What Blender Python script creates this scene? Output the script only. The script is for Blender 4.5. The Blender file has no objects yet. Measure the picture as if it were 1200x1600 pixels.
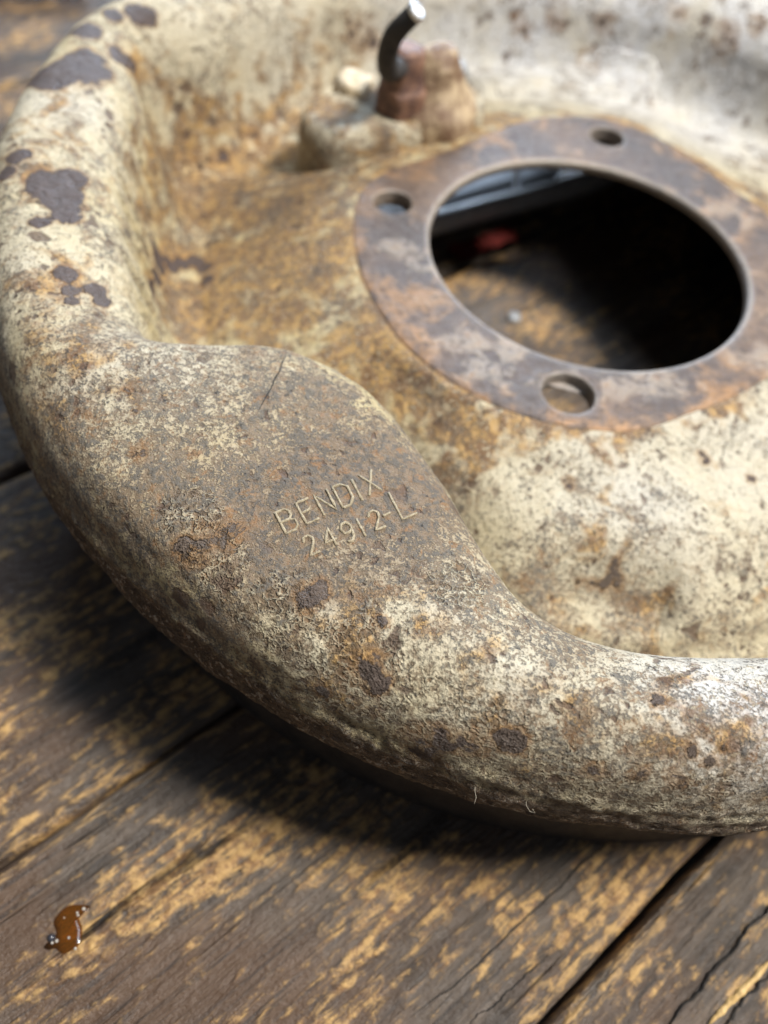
import bpy, bmesh, math, random
import numpy as np
from mathutils import Vector, Matrix, noise as mnoise, geometry as mgeo
from mathutils.bvhtree import BVHTree

# ------------------------------------------------------------------ camera, light, exposure
S = 0.127                        # metres per design unit (u); plate centre = origin, mounting face z = 0
BENCH = -0.37                    # bench top, in u
scene = bpy.context.scene
F_PX, PITCH, ROLL = 1250.0, 0.95640849, -0.17436087
CAM = np.array([-0.32266506, -1.43388191, 1.0])
_C, _Sn = math.cos(PITCH), math.sin(PITCH)
FWD = np.array([0, _C, -_Sn]); UP0 = np.array([0, _Sn, _C]); R0 = np.array([1.0, 0, 0])
RIGHT = math.cos(ROLL)*R0 - math.sin(ROLL)*UP0
DOWN = -math.sin(ROLL)*R0 - math.cos(ROLL)*UP0
camd = bpy.data.cameras.new('camera'); cam = bpy.data.objects.new('camera', camd)
scene.collection.objects.link(cam); scene.camera = cam
camd.sensor_fit = 'AUTO'; camd.sensor_width = 36
camd.lens = F_PX/1600*36
camd.clip_start = 0.005; camd.clip_end = 60
m = Matrix.Identity(4)
for i in range(3):
    m[i][0] = RIGHT[i]; m[i][1] = -DOWN[i]; m[i][2] = -FWD[i]; m[i][3] = CAM[i]*S
cam.matrix_world = m
camd.dof.use_dof = True
camd.dof.aperture_fstop = camd.lens/2.7
camd.dof.focus_distance = 0.1265

def ray(px, py):                 # direction through a photo pixel, used to place things at their real height
    a, b = (px-600)/F_PX, (py-800)/F_PX
    return FWD + a*RIGHT + b*DOWN
def at(px, py, z):
    d = ray(px, py); t = (z-CAM[2])/d[2]
    return CAM + t*d

world = bpy.data.worlds.new('World'); scene.world = world; world.use_nodes = True
wb = world.node_tree.nodes['Background']
wb.inputs[0].default_value = (0.78, 0.86, 1.0, 1); wb.inputs[1].default_value = 0.115

def area_lamp(name, pos, target, size, power, color, size_y=None):
    l = bpy.data.lights.new(name, 'AREA'); o = bpy.data.objects.new(name, l)
    scene.collection.objects.link(o)
    l.energy = power; l.color = color; l.size = size
    if size_y: l.shape = 'RECTANGLE'; l.size_y = size_y
    p = Vector(pos); o.location = p
    o.rotation_euler = (Vector(target)-p).to_track_quat('-Z', 'Y').to_euler()
    return o
area_lamp('workshop_lamp', (0.80, -0.06, 1.50), (0, 0, 0), 0.30, 55, (1.0, 0.945, 0.85))
area_lamp('window_light', (-0.15, 2.2, 0.66), (0, 0, 0), 1.5, 56, (0.64, 0.79, 1.0), 0.7)
area_lamp('added_cool_fill', (0.30, 0.25, 1.75), (0, 0.1, 0), 0.9, 17, (0.70, 0.82, 1.0), 0.6)  # added cool fill from above, brightens the plate's far inner wall
scene.view_settings.view_transform = 'Standard'
scene.view_settings.look = 'None'
scene.view_settings.exposure = 0.07
scene.view_settings.gamma = 1
scene.cycles.use_denoising = True
scene.cycles.max_bounces = 6

# ------------------------------------------------------------------ helpers
def link(o, parent=None):
    scene.collection.objects.link(o)
    if parent: o.parent = parent
    return o
def empty(name, loc=(0, 0, 0)):
    o = bpy.data.objects.new(name, None); o.empty_display_size = 0.02
    o.location = loc; scene.collection.objects.link(o); return o
def tag(o, label=None, cat=None, group=None, kind=None):
    for k, v in (('label', label), ('category', cat), ('group', group), ('kind', kind)):
        if v: o[k] = v
    return o
def mesh_obj(name, verts, faces, mat, parent=None, smooth=True):
    me = bpy.data.meshes.new(name); me.from_pydata([tuple(map(float, v)) for v in verts], [], faces)
    me.materials.append(mat); me.update()
    if smooth: me.polygons.foreach_set('use_smooth', [True]*len(me.polygons))
    return link(bpy.data.objects.new(name, me), parent)
def bm_obj(name, bm, mat, parent=None, smooth=True):
    bmesh.ops.recalc_face_normals(bm, faces=bm.faces)
    me = bpy.data.meshes.new(name); bm.to_mesh(me); bm.free(); me.materials.append(mat)
    if smooth: me.polygons.foreach_set('use_smooth', [True]*len(me.polygons))
    return link(bpy.data.objects.new(name, me), parent)
def tube(bm, pts, radii, n=16, cap=True):
    pts = [Vector(p) for p in pts]
    if not hasattr(radii, '__len__'): radii = [radii]*len(pts)
    rings = []; prev = None
    for i, p in enumerate(pts):
        t = (pts[min(i+1, len(pts)-1)] - pts[max(i-1, 0)]).normalized()
        if prev is None:
            ref = Vector((0, 0, 1)) if abs(t.z) < .9 else Vector((1, 0, 0))
            u = t.cross(ref).normalized()
        else:
            u = (prev - t*prev.dot(t)).normalized()
        prev = u; v = t.cross(u)
        rings.append([bm.verts.new(p + (u*math.cos(2*math.pi*k/n) + v*math.sin(2*math.pi*k/n))*radii[i]) for k in range(n)])
    for a, b in zip(rings, rings[1:]):
        for k in range(n): bm.faces.new((a[k], a[(k+1) % n], b[(k+1) % n], b[k]))
    if cap: bm.faces.new(rings[0][::-1]); bm.faces.new(rings[-1])
    return rings
def lathe(bm, base, axis, prof, n=24):       # prof: (radius, height) along axis
    base = Vector(base); ax = Vector(axis).normalized()
    tube_pts = [base + ax*h for r, h in prof]
    ref = Vector((1, 0, 0)) if abs(ax.x) < .9 else Vector((0, 1, 0))
    u = ax.cross(ref).normalized(); v = ax.cross(u)
    rings = []
    for (r, h), p in zip(prof, tube_pts):
        rings.append([bm.verts.new(p + (u*math.cos(2*math.pi*k/n) + v*math.sin(2*math.pi*k/n))*max(r, 1e-6)) for k in range(n)])
    for a, b in zip(rings, rings[1:]):
        for k in range(n): bm.faces.new((a[k], a[(k+1) % n], b[(k+1) % n], b[k]))
    bm.faces.new(rings[0][::-1]); bm.faces.new(rings[-1])

# ------------------------------------------------------------------ node helpers
class NT:
    def __init__(self, name):
        self.mat = bpy.data.materials.new(name); self.mat.use_nodes = True
        self.t = self.mat.node_tree; self.b = self.t.nodes['Principled BSDF']
        tc = self.t.nodes.new('ShaderNodeTexCoord'); mp = self.t.nodes.new('ShaderNodeMapping')
        mp.inputs['Scale'].default_value = (1/S, 1/S, 1/S)
        self.t.links.new(tc.outputs['Object'], mp.inputs[0]); self.co = mp.outputs[0]
    def put(self, sock, v):
        if isinstance(v, bpy.types.NodeSocket): self.t.links.new(v, sock)
        elif isinstance(v, (tuple, list)) and sock.type == 'RGBA' and len(v) == 3: sock.default_value = (*v, 1)
        else: sock.default_value = v
    def node(self, typ): return self.t.nodes.new(typ)
    def noise(self, scale, detail=4, rough=.55, dist=0, co=None, off=None):
        n = self.node('ShaderNodeTexNoise'); c = co or self.co
        if off:
            a = self.node('ShaderNodeVectorMath'); self.put(a.inputs[0], c); a.inputs[1].default_value = (off, off*1.7, off*.6); c = a.outputs[0]
        self.put(n.inputs['Vector'], c); n.inputs['Scale'].default_value = scale
        n.inputs['Detail'].default_value = detail; n.inputs['Roughness'].default_value = rough; n.inputs['Distortion'].default_value = dist
        return n.outputs[0]
    def voro(self, scale, feature='F1', co=None, rand=1):
        n = self.node('ShaderNodeTexVoronoi'); n.feature = feature
        self.put(n.inputs['Vector'], co or self.co); n.inputs['Scale'].default_value = scale; n.inputs['Randomness'].default_value = rand
        return n.outputs['Distance']
    def math(self, op, a, b=0.0, clamp=False):
        n = self.node('ShaderNodeMath'); n.operation = op; n.use_clamp = clamp
        self.put(n.inputs[0], a); self.put(n.inputs[1], b); return n.outputs[0]
    def ss(self, v, lo, hi, t0=0., t1=1.):
        n = self.node('ShaderNodeMapRange'); n.interpolation_type = 'SMOOTHSTEP'
        self.put(n.inputs['Value'], v); self.put(n.inputs['From Min'], lo); self.put(n.inputs['From Max'], hi)
        n.inputs['To Min'].default_value = t0; n.inputs['To Max'].default_value = t1; return n.outputs[0]
    def mix(self, f, a, b, mode='MIX'):
        n = self.node('ShaderNodeMix'); n.data_type = 'RGBA'; n.blend_type = mode
        self.put(n.inputs[0], f); self.put(n.inputs[6], a); self.put(n.inputs[7], b); return n.outputs[2]
    def attr(self, name):
        n = self.node('ShaderNodeAttribute'); n.attribute_name = name; return n.outputs['Fac']
    def bump(self, h, strength, dist, normal=None):
        n = self.node('ShaderNodeBump'); self.put(n.inputs['Height'], h)
        n.inputs['Strength'].default_value = strength; n.inputs['Distance'].default_value = dist*S
        if normal: self.put(n.inputs['Normal'], normal)
        return n.outputs[0]
    def out(self, color, rough, normal=None, metal=0., spec=None):
        self.put(self.b.inputs['Base Color'], color); self.put(self.b.inputs['Roughness'], rough)
        self.put(self.b.inputs['Metallic'], metal)
        if normal: self.put(self.b.inputs['Normal'], normal)
        if spec is not None: self.put(self.b.inputs['Specular IOR Level'], spec)
        return self.mat

# ------------------------------------------------------------------ materials
def plate_material():
    k = NT('weathered_plate')
    A = {n: k.attr(n) for n in ('ochre', 'brown', 'pale', 'dark', 'grime')}
    n3 = k.noise(3.2, 5, .6); n9 = k.noise(9, 6, .62, .3); n25 = k.noise(26, 6, .65, .4, off=3)
    n70 = k.noise(75, 5, .7, .3, off=7); n160 = k.noise(170, 3, .65, off=11)
    n300 = k.noise(330, 2, .6, off=29); flake = k.attr('flake')
    n110 = k.noise(115, 4, .7, .3, off=37); n45 = k.noise(44, 5, .68, .5, off=41)
    # chalky paint, from warm cream to grey white
    c = k.mix(k.ss(n9, .36, .64), (.48, .395, .215), (.55, .475, .30))
    c = k.mix(k.math('MULTIPLY', A['pale'], k.ss(n3, .2, .6, .55, 1), True), c, (.535, .50, .425))
    c = k.mix(k.math('MULTIPLY', k.attr('cool_light_tint'), k.ss(n9, .30, .58, .45, 1), True), c, (.62, .63, .665))  # cool light on the far right wall and rim, painted into the colour
    # tan and ochre wash in soft stains
    tan = k.ss(k.math('ADD', k.math('ADD', k.math('MULTIPLY', n25, .6), k.math('MULTIPLY', n9, .4)), k.math('MULTIPLY', A['brown'], .20)), .48, .68)
    np_ = k.math('SUBTRACT', 1.0, k.math('MAXIMUM', k.math('MULTIPLY', A['pale'], .75), k.math('MULTIPLY', k.attr('cool_light_tint'), 1.0)), True)
    c = k.mix(k.math('MULTIPLY', k.math('MULTIPLY', tan, np_), .78), c, (.27, .20, .135))
    c = k.mix(k.math('MULTIPLY', k.math('MULTIPLY', k.ss(n45, .55, .66), np_), .45), c, (.38, .25, .125))
    n12 = k.noise(12, 4, .6, .8, off=53)
    oc = k.ss(k.math('ADD', k.math('ADD', k.math('MULTIPLY', n12, 1.1), k.math('MULTIPLY', n25, .45)), k.math('MULTIPLY', A['ochre'], .42)), .86, 1.10)
    rust = k.mix(k.ss(n45, .40, .58), (.44, .265, .09), (.17, .085, .036))
    rust = k.mix(k.ss(n9, .54, .64), rust, (.15, .085, .045))
    c = k.mix(k.math('MULTIPLY', oc, .9), c, rust)
    # fine grains worn through the paint: brown, blue grey and orange, clustered in patches
    dens = k.math('ADD', k.math('MULTIPLY', A['brown'], .060), k.math('ADD', k.math('MULTIPLY', k.math('SUBTRACT', n9, .5), .24), k.math('MULTIPLY', k.math('SUBTRACT', n25, .5), .22)))
    dens = k.math('SUBTRACT', dens, k.math('MULTIPLY', A['pale'], .022))
    zone = k.attr('zone'); dens = k.math('ADD', dens, k.math('MULTIPLY', zone, .050))
    c = k.mix(k.math('MULTIPLY', k.ss(zone, .0, .5), .7), c, (.25, .185, .12))
    sp = k.math('ADD', k.math('ADD', k.math('MULTIPLY', n300, .30), k.math('ADD', k.math('MULTIPLY', n160, .34), k.math('MULTIPLY', n110, .36))), dens)
    spm = k.ss(sp, .500, .560)
    gcol = k.mix(k.ss(n70, .44, .56), (.165, .115, .072), (.070, .068, .066))
    gcol = k.mix(k.ss(n45, .54, .62), gcol, (.20, .105, .045))
    c = k.mix(k.math('MULTIPLY', spm, .80), c, gcol)
    # chalk bloom: palest grains
    blm = k.math('MULTIPLY', k.math('MULTIPLY', k.ss(n160, .55, .63), k.ss(n45, .45, .57)), k.math('SUBTRACT', 1.0, k.math('MAXIMUM', A['brown'], k.math('MULTIPLY', zone, 1.8)), True))
    c = k.mix(k.math('MULTIPLY', blm, .6), c, (.66, .60, .42))
    # dark pits
    pit = k.math('MULTIPLY', k.ss(n110, .635, .69), k.ss(n25, .42, .54))
    c = k.mix(k.math('MULTIPLY', pit, .8), c, (.045, .042, .044))
    # blistered paint: brown cells ringed with cream
    wb2 = k.node('ShaderNodeVectorMath'); wb2.operation = 'ADD'
    nz2 = k.node('ShaderNodeTexNoise'); k.put(nz2.inputs['Vector'], k.co); nz2.inputs['Scale'].default_value = 60; nz2.inputs['Detail'].default_value = 3
    sc2 = k.node('ShaderNodeVectorMath'); sc2.operation = 'SCALE'; k.put(sc2.inputs[0], nz2.outputs['Color']); sc2.inputs['Scale'].default_value = .045
    k.put(wb2.inputs[0], k.co); k.put(wb2.inputs[1], sc2.outputs[0])
    cell = k.voro(62, 'DISTANCE_TO_EDGE', co=wb2.outputs[0])
    fm = k.ss(k.math('ADD', flake, k.math('MULTIPLY', k.math('SUBTRACT', n25, .5), 1.3)), .38, .55)
    c = k.mix(k.math('MULTIPLY', fm, k.ss(cell, .08, .26, 0, .6)), c, k.mix(n70, (.07, .05, .036), (.26, .17, .085)))
    c = k.mix(k.math('MULTIPLY', fm, k.math('MULTIPLY', k.ss(cell, .09, .02, 0, .5), k.ss(n45, .42, .58))), c, (.58, .52, .37))
    # larger dark flecks
    wob = k.node('ShaderNodeVectorMath'); wob.operation = 'ADD'
    nz = k.node('ShaderNodeTexNoise'); k.put(nz.inputs['Vector'], k.co); nz.inputs['Scale'].default_value = 40; nz.inputs['Detail'].default_value = 4
    sc = k.node('ShaderNodeVectorMath'); sc.operation = 'SCALE'; k.put(sc.inputs[0], nz.outputs['Color']); sc.inputs['Scale'].default_value = .05
    k.put(wob.inputs[0], k.co); k.put(wob.inputs[1], sc.outputs[0])
    v = k.voro(17, co=wob.outputs[0])
    gate = k.noise(6.5, 2, .5, off=19)
    fl = k.math('MULTIPLY', k.ss(v, .30, .20), k.ss(gate, .52, .60))
    v2 = k.voro(46, co=wob.outputs[0]); fl2 = k.math('MULTIPLY', k.ss(v2, .34, .2), k.ss(k.noise(12, 2, .5, off=23), .50, .60))
    c = k.mix(k.math('MULTIPLY', k.math('MAXIMUM', fl, fl2), .82), c, k.mix(n25, (.05, .042, .04), (.16, .085, .045)))
    # bare dark patches with ragged edges
    dk = k.math('ADD', A['dark'], k.math('ADD', k.math('MULTIPLY', k.math('SUBTRACT', n25, .5), 1.0), k.math('MULTIPLY', k.math('SUBTRACT', n70, .5), .5)))
    dkm = k.ss(dk, .40, .47)
    halo = k.math('MULTIPLY', k.ss(dk, .16, .42), .55)
    c = k.mix(k.math('MULTIPLY', halo, k.ss(A['dark'], .02, .2)), c, (.27, .14, .05))
    c = k.mix(k.math('MULTIPLY', dkm, k.ss(A['dark'], .02, .15)), c, k.mix(k.math('MULTIPLY', A['brown'], .85, True), k.mix(n25, (.050, .042, .043), (.120, .080, .064)), (.135, .10, .072)))
    # oily grime along the turned edge
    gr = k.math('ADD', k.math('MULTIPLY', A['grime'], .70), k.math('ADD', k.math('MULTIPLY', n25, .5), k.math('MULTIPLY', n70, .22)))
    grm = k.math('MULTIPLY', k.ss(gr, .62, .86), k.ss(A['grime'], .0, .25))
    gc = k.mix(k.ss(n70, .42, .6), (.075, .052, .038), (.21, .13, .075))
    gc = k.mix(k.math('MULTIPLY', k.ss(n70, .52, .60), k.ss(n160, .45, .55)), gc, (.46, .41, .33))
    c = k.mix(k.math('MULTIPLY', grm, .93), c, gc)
    # relief
    h = k.math('ADD', k.math('ADD', k.math('MULTIPLY', n300, .15), k.math('MULTIPLY', n160, .4)), k.math('MULTIPLY', n70, .7))
    h = k.math('ADD', h, k.math('MULTIPLY', k.math('MULTIPLY', A['grime'], k.ss(n70, .44, .56)), .7))
    h = k.math('SUBTRACT', h, k.math('MULTIPLY', fm, k.math('MULTIPLY', k.ss(cell, .03, .2, 0, .6), k.ss(n45, .40, .56))))
    h = k.math('SUBTRACT', h, k.math('ADD', k.math('MULTIPLY', spm, .22), k.math('MULTIPLY', pit, .4)))
    h = k.math('SUBTRACT', h, k.math('MULTIPLY', dkm, .55))
    h = k.math('SUBTRACT', h, k.math('MULTIPLY', k.math('MAXIMUM', fl, fl2), .35))
    h = k.math('ADD', h, k.math('MULTIPLY', n25, .9))
    nrm = k.bump(h, 1.0, .0085)
    rough = k.math('SUBTRACT', k.ss(n70, .3, .7, .56, .80), k.math('MULTIPLY', k.math('MAXIMUM', dkm, grm), .14))
    return k.out(c, rough, nrm, 0., .42)

def flange_material():
    k = NT('worn_flange_steel')
    n4 = k.noise(4.5, 5, .6, .3); n14 = k.noise(15, 6, .65, .5, off=4); n50 = k.noise(55, 5, .7, .2, off=9); n150 = k.noise(150, 3, .6)
    edge = k.attr('edge'); scale = k.attr('scale')
    worn = k.attr('worn')
    c = k.mix(k.ss(n4, .40, .60), (.098, .080, .073), (.17, .115, .082))
    c = k.mix(k.math('MULTIPLY', k.ss(k.math('ADD', n14, k.math('MULTIPLY', edge, .20)), .54, .74), .8), c, (.30, .165, .075))
    c = k.mix(k.math('MULTIPLY', k.ss(n50, .52, .64), .6), c, (.060, .048, .044))
    c = k.mix(k.math('MULTIPLY', k.ss(n14, .50, .40), .5), c, (.085, .060, .050))
    pl = k.math('MULTIPLY', k.ss(k.math('ADD', n14, k.math('MULTIPLY', scale, .25)), .58, .70), k.ss(n50, .38, .5))
    c = k.mix(k.math('MULTIPLY', pl, .6), c, (.33, .275, .22))
    c = k.mix(k.math('MULTIPLY', k.ss(k.math('ADD', worn, k.math('MULTIPLY', n50, .7)), .85, 1.3), .7), c, (.38, .34, .30))
    h = k.math('ADD', k.math('MULTIPLY', n50, .6), k.math('MULTIPLY', n14, .7))
    return k.out(c, k.ss(n50, .3, .7, .38, .6), k.bump(h, .9, .008), .3, .5)

def wood_material():
    k = NT('oil_soaked_bench_wood')
    # along-grain coordinates: each plank's local X runs with the grain
    info = k.node('ShaderNodeObjectInfo')
    def grain(sx, sy, sz, sh):
        mp = k.node('ShaderNodeMapping'); k.put(mp.inputs[0], k.co); mp.inputs['Scale'].default_value = (sx, sy, sz)
        cmb = k.node('ShaderNodeCombineXYZ')
        r = k.math('MULTIPLY', info.outputs['Random'], 37.0)
        k.put(cmb.inputs[0], r); k.put(cmb.inputs[1], k.math('ADD', r, sh))
        k.put(mp.inputs['Location'], cmb.outputs[0]); return mp.outputs[0]
    g1 = grain(1.6, 14, 6, 1.3); g2 = grain(15, 54, 16, 5.1); g3 = grain(5, 120, 30, 2.2); g4 = grain(1.7, 2.6, 1, 8)
    n1 = k.noise(1.6, 6, .6, .25, co=g1); n2 = k.noise(1.25, 6, .64, .35, co=g2); n3 = k.noise(1, 4, .6, co=g3); n4 = k.noise(1.3, 4, .55, co=g4)
    n5 = k.noise(46, 5, .7, .2, off=3); n6 = k.noise(1.0, 4, .6, .3, co=grain(3.0, 7, 4, 12.7))
    c = k.mix(k.ss(n1, .32, .68), (.033, .025, .019), (.106, .081, .062))
    c = k.mix(k.math('MULTIPLY', k.ss(n4, .44, .62), .6), c, (.100, .052, .026))
    c = k.mix(k.math('MULTIPLY', k.ss(n3, .5, .66), .7), c, (.024, .019, .017))
    sc = k.math('ADD', k.math('MULTIPLY', n2, .44), k.math('ADD', k.math('MULTIPLY', n5, .16), k.math('ADD', k.math('MULTIPLY', n6, .44), k.math('MULTIPLY', n3, .10))))
    sm = k.ss(sc, .560, .675)
    oc = k.mix(k.ss(n5, .38, .62), (.21, .105, .038), (.50, .31, .115))
    c = k.mix(k.math('MULTIPLY', sm, .9), c, oc)
    crack = k.math('MULTIPLY', k.ss(k.noise(1.0, 5, .62, .25, co=grain(.9, 30, 8, 9.3)), .635, .665), k.ss(n1, .40, .55))
    c = k.mix(crack, c, (.012, .010, .009))
    edge = k.attr('edge')
    c = k.mix(k.math('MULTIPLY', k.ss(k.math('ADD', k.math('MULTIPLY', edge, .5), k.math('MULTIPLY', n2, 1.1)), .88, 1.1), .7), c, (.40, .25, .10))
    c = k.mix(k.ss(edge, -.05, -1.2), c, (.014, .011, .009))
    h = k.math('ADD', k.math('MULTIPLY', n3, .55), k.math('ADD', k.math('MULTIPLY', n2, .9), k.math('MULTIPLY', n5, .5)))
    h = k.math('SUBTRACT', h, k.math('MULTIPLY', crack, 1.2))
    return k.out(c, k.ss(n5, .3, .7, .36, .58), k.bump(h, .9, .011), 0., .5)

def simple(name, c0, c1, rough=.5, metal=0., scale=40, bump=.004, spec=.5):
    k = NT(name); n = k.noise(scale, 5, .65, .2); n2 = k.noise(scale*4, 3, .6, off=5)
    c = k.mix(k.ss(n, .36, .64), c0, c1)
    return k.out(c, k.ss(n2, .3, .7, rough*.85, min(1, rough*1.15)), k.bump(n2, .7, bump), metal, spec)

M_plate = plate_material(); M_flange = flange_material(); M_wood = wood_material()
M_brown = simple('rusty_brown_fitting', (.10, .055, .045), (.24, .13, .085), .55, .1)
M_tan = simple('tan_crusted_fitting', (.14, .08, .045), (.44, .335, .21), .65, 0, 16)
M_cream = simple('cream_crusted_bolt', (.42, .33, .21), (.68, .60, .46), .65, 0, 30)
M_line = simple('dark_brake_line', (.020, .020, .022), (.045, .040, .038), .75, .0)
M_bright = simple('freshly_cut_steel', (.70, .74, .80), (.85, .88, .92), .3, .8, 60)
M_black = simple('black_void', (.008, .008, .008), (.014, .013, .012), .8)
M_letter = simple('rubbed_letter_paint', (.29, .235, .15), (.45, .38, .26), .7, 0, 140, .006)
M_grey = simple('grey_painted_steel', (.46, .48, .50), (.58, .59, .60), .5, 0, 12)
M_tube = simple('dull_steel_tube', (.62, .61, .60), (.75, .74, .73), .42, .1, 20)
M_red = simple('red_cloth', (.15, .016, .013), (.26, .03, .022), .8, 0, 60)
M_blue = simple('blue_cloth', (.05, .08, .22), (.09, .13, .32), .8, 0, 60)
M_nail = simple('dull_nail_steel', (.24, .25, .26), (.36, .37, .38), .5, .4)
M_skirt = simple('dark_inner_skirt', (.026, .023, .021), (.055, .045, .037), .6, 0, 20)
M_lint = simple('pale_lint', (.26, .23, .18), (.36, .32, .26), .8)

# ------------------------------------------------------------------ workbench
bench = empty('workbench', (0, 0, 0))
tag(bench, 'oil-stained dark wooden workbench top of wide scuffed planks under the brake plate', 'workbench')
ANG = math.radians(46.9)
gdir = Vector((math.cos(ANG), math.sin(ANG), 0)); ndir = Vector((-math.sin(ANG), math.cos(ANG), 0))
JOINTS = [-3.05, -2.36, -1.64, -.937, -.26, .43, 1.12, 1.83, 2.52, 3.2, 3.9]
GAP = [.02, .02, .02, .013, .012, .024, .02, .02, .02, .02, .02]
rng = random.Random(4)
for i in range(len(JOINTS)-1):
    y0, y1 = JOINTS[i]+GAP[i]/2, JOINTS[i+1]-GAP[i+1]/2
    w = y1-y0; NX, NY = 240, 26
    xs = np.linspace(-3.6, 3.6, NX)
    # across the plank: dense near the two arrises
    e = .018
    ys = np.concatenate([[0, .004, .010, e], np.linspace(e, w-e, NY)[1:-1], [w-e, w-.010, w-.004, w]])
    dz = rng.uniform(-.006, .004); tilt = rng.uniform(-.006, .006)
    verts = []; edge = []
    for x in xs:
        w0 = mnoise.noise(Vector((x*2.2, i*7.3, 0)))*.006 + mnoise.noise(Vector((x*9, i*3.3, 4)))*.003
        w1 = mnoise.noise(Vector((x*2.2, i*7.3, 9)))*.006 + mnoise.noise(Vector((x*9, i*3.3, 14)))*.003
        for y in ys:
            q = y/w
            d = min(y, w-y); drop = 0 if d >= e else -(e-d)**2/e*.55
            zz = dz + tilt*(q-.5) + drop + .004*mnoise.noise(Vector((x*1.2, y*7+i*11, 1.5))) + .0022*mnoise.noise(Vector((x*5, y*30+i*11, 2.5)))
            verts.append((x*S, (y0 + y + w0*(1-q) + w1*q)*S, zz*S)); edge.append(max(0, 1-abs(d-.014)/.022))
    n = len(ys); faces = []
    for a in range(NX-1):
        for b in range(n-1):
            faces.append((a*n+b, (a+1)*n+b, (a+1)*n+b+1, a*n+b+1))
    # sides and underside
    base = len(verts); TH = .30
    for x in xs:
        verts.append((x*S, y0*S, -TH*S)); edge.append(-4); verts.append((x*S, y1*S, -TH*S)); edge.append(-4)
    for a in range(NX-1):
        faces.append((a*n, base+2*a, base+2*a+2, (a+1)*n))
        faces.append((a*n+n-1, (a+1)*n+n-1, base+2*a+3, base+2*a+1))
        faces.append((base+2*a, base+2*a+1, base+2*a+3, base+2*a+2))
    for a in (0, NX-1):
        faces.append([a*n+b for b in range(n)] + [base+2*a+1, base+2*a])
    o = mesh_obj('plank', verts, faces, M_wood, bench)
    at_ = o.data.attributes.new('edge', 'FLOAT', 'POINT'); at_.data.foreach_set('value', edge)
    o.rotation_euler = (0, 0, ANG); o.location = (0, 0, BENCH*S)
def bench_pt(px, py, dz=0.0):
    return at(px, py, BENCH+dz)
# long drying cracks, dark strips painted for their inner shade, and a raised pale splinter on the near planks
M_crack = simple('painted_crack_shade', (.010, .008, .007), (.018, .014, .011), .9)
M_splinter = simple('fresh_split_wood', (.42, .27, .10), (.60, .42, .19), .7, 0, 30, .006)
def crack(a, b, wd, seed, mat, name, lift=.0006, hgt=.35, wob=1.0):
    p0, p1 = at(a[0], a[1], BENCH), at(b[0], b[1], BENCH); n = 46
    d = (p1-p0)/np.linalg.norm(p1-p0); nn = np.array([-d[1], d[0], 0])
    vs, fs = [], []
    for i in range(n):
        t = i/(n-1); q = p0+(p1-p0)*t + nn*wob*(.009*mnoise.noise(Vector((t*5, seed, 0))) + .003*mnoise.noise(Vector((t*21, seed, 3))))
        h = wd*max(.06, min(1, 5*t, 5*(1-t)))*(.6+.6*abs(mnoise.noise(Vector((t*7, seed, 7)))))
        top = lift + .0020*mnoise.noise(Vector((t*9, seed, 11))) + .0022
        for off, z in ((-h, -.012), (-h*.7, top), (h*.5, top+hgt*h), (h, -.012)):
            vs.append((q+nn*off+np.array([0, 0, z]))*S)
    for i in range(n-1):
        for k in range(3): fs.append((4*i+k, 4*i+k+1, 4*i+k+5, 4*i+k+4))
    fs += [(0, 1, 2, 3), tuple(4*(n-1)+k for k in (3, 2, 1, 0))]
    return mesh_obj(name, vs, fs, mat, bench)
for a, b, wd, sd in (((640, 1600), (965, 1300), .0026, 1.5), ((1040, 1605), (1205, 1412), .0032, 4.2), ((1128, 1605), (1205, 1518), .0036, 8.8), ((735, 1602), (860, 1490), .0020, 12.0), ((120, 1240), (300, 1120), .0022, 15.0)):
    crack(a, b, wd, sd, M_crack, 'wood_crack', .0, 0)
crack((1105, 1604), (1210, 1496), .0075, 21.0, M_splinter, 'splinter', .001, .3, .35)
# round nail head seen in the lit spot through the hole
bm = bmesh.new(); p = bench_pt(803, 497)*S
lathe(bm, p, (0, 0, 1), [(.018*S, -.05*S), (.018*S, .006*S), (.014*S, .010*S), (0.003*S, .0115*S)], 20)
nail = bm_obj('nail_head', bm, M_nail, bench)

# ------------------------------------------------------------------ brake backing plate
plate = empty('brake_backing_plate', (0, 0, 0))
tag(plate, 'rusty cream-painted steel brake backing plate with rolled rim lying on the dark bench', 'brake plate')

R_HOLE = .330
def periodic(tab, smooth=4):
    t = np.array(sorted(((a % 360), r) for a, r in tab)); a = np.concatenate([t[:, 0]-360, t[:, 0], t[:, 0]+360]); r = np.tile(t[:, 1], 3)
    g = np.arange(-360, 720, .5); v = np.interp(g, a, r)
    kk = np.exp(-.5*(np.arange(-60, 61)*.5/smooth)**2); kk /= kk.sum()
    v = np.convolve(v, kk, 'same')
    return lambda th: np.interp(np.degrees(th) % 360, g, v)
FL = periodic([(180, .494), (172, .500), (160, .482), (150, .45), (138, .430), (120, .455), (104, .515), (96, .535), (84, .556), (74, .540), (62, .505), (48, .475), (33, .485), (15, .50), (0, .51), (-10, .51), (-25, .47), (-40, .436), (-55, .436), (-66, .443), (-81, .480), (-97, .494), (-111, .500), (-129, .498), (-144, .491), (-164, .486)], 3)
RI = periodic([(-162, .892), (-175, .915), (177, .925), (171, .985), (166, .99), (160, .935), (150, .93), (120, .93), (60, .93), (0, .94), (-60, .93), (-80, .930), (-88, .935), (-92, .932), (-96, .918), (-99, .893), (-103, .835), (-108, .768), (-114, .722), (-118, .698), (-122, .688), (-127, .694), (-132, .722), (-134.5, .765), (-136.5, .83), (-141, .915), (-148, .905), (-155, .892)], 1.3)
NT_ = 1800
th = np.linspace(-math.pi, math.pi, NT_, endpoint=False)
Fv, Iv = FL(th), RI(th)
g_ = Iv - Fv
deg = np.degrees(th)
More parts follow.
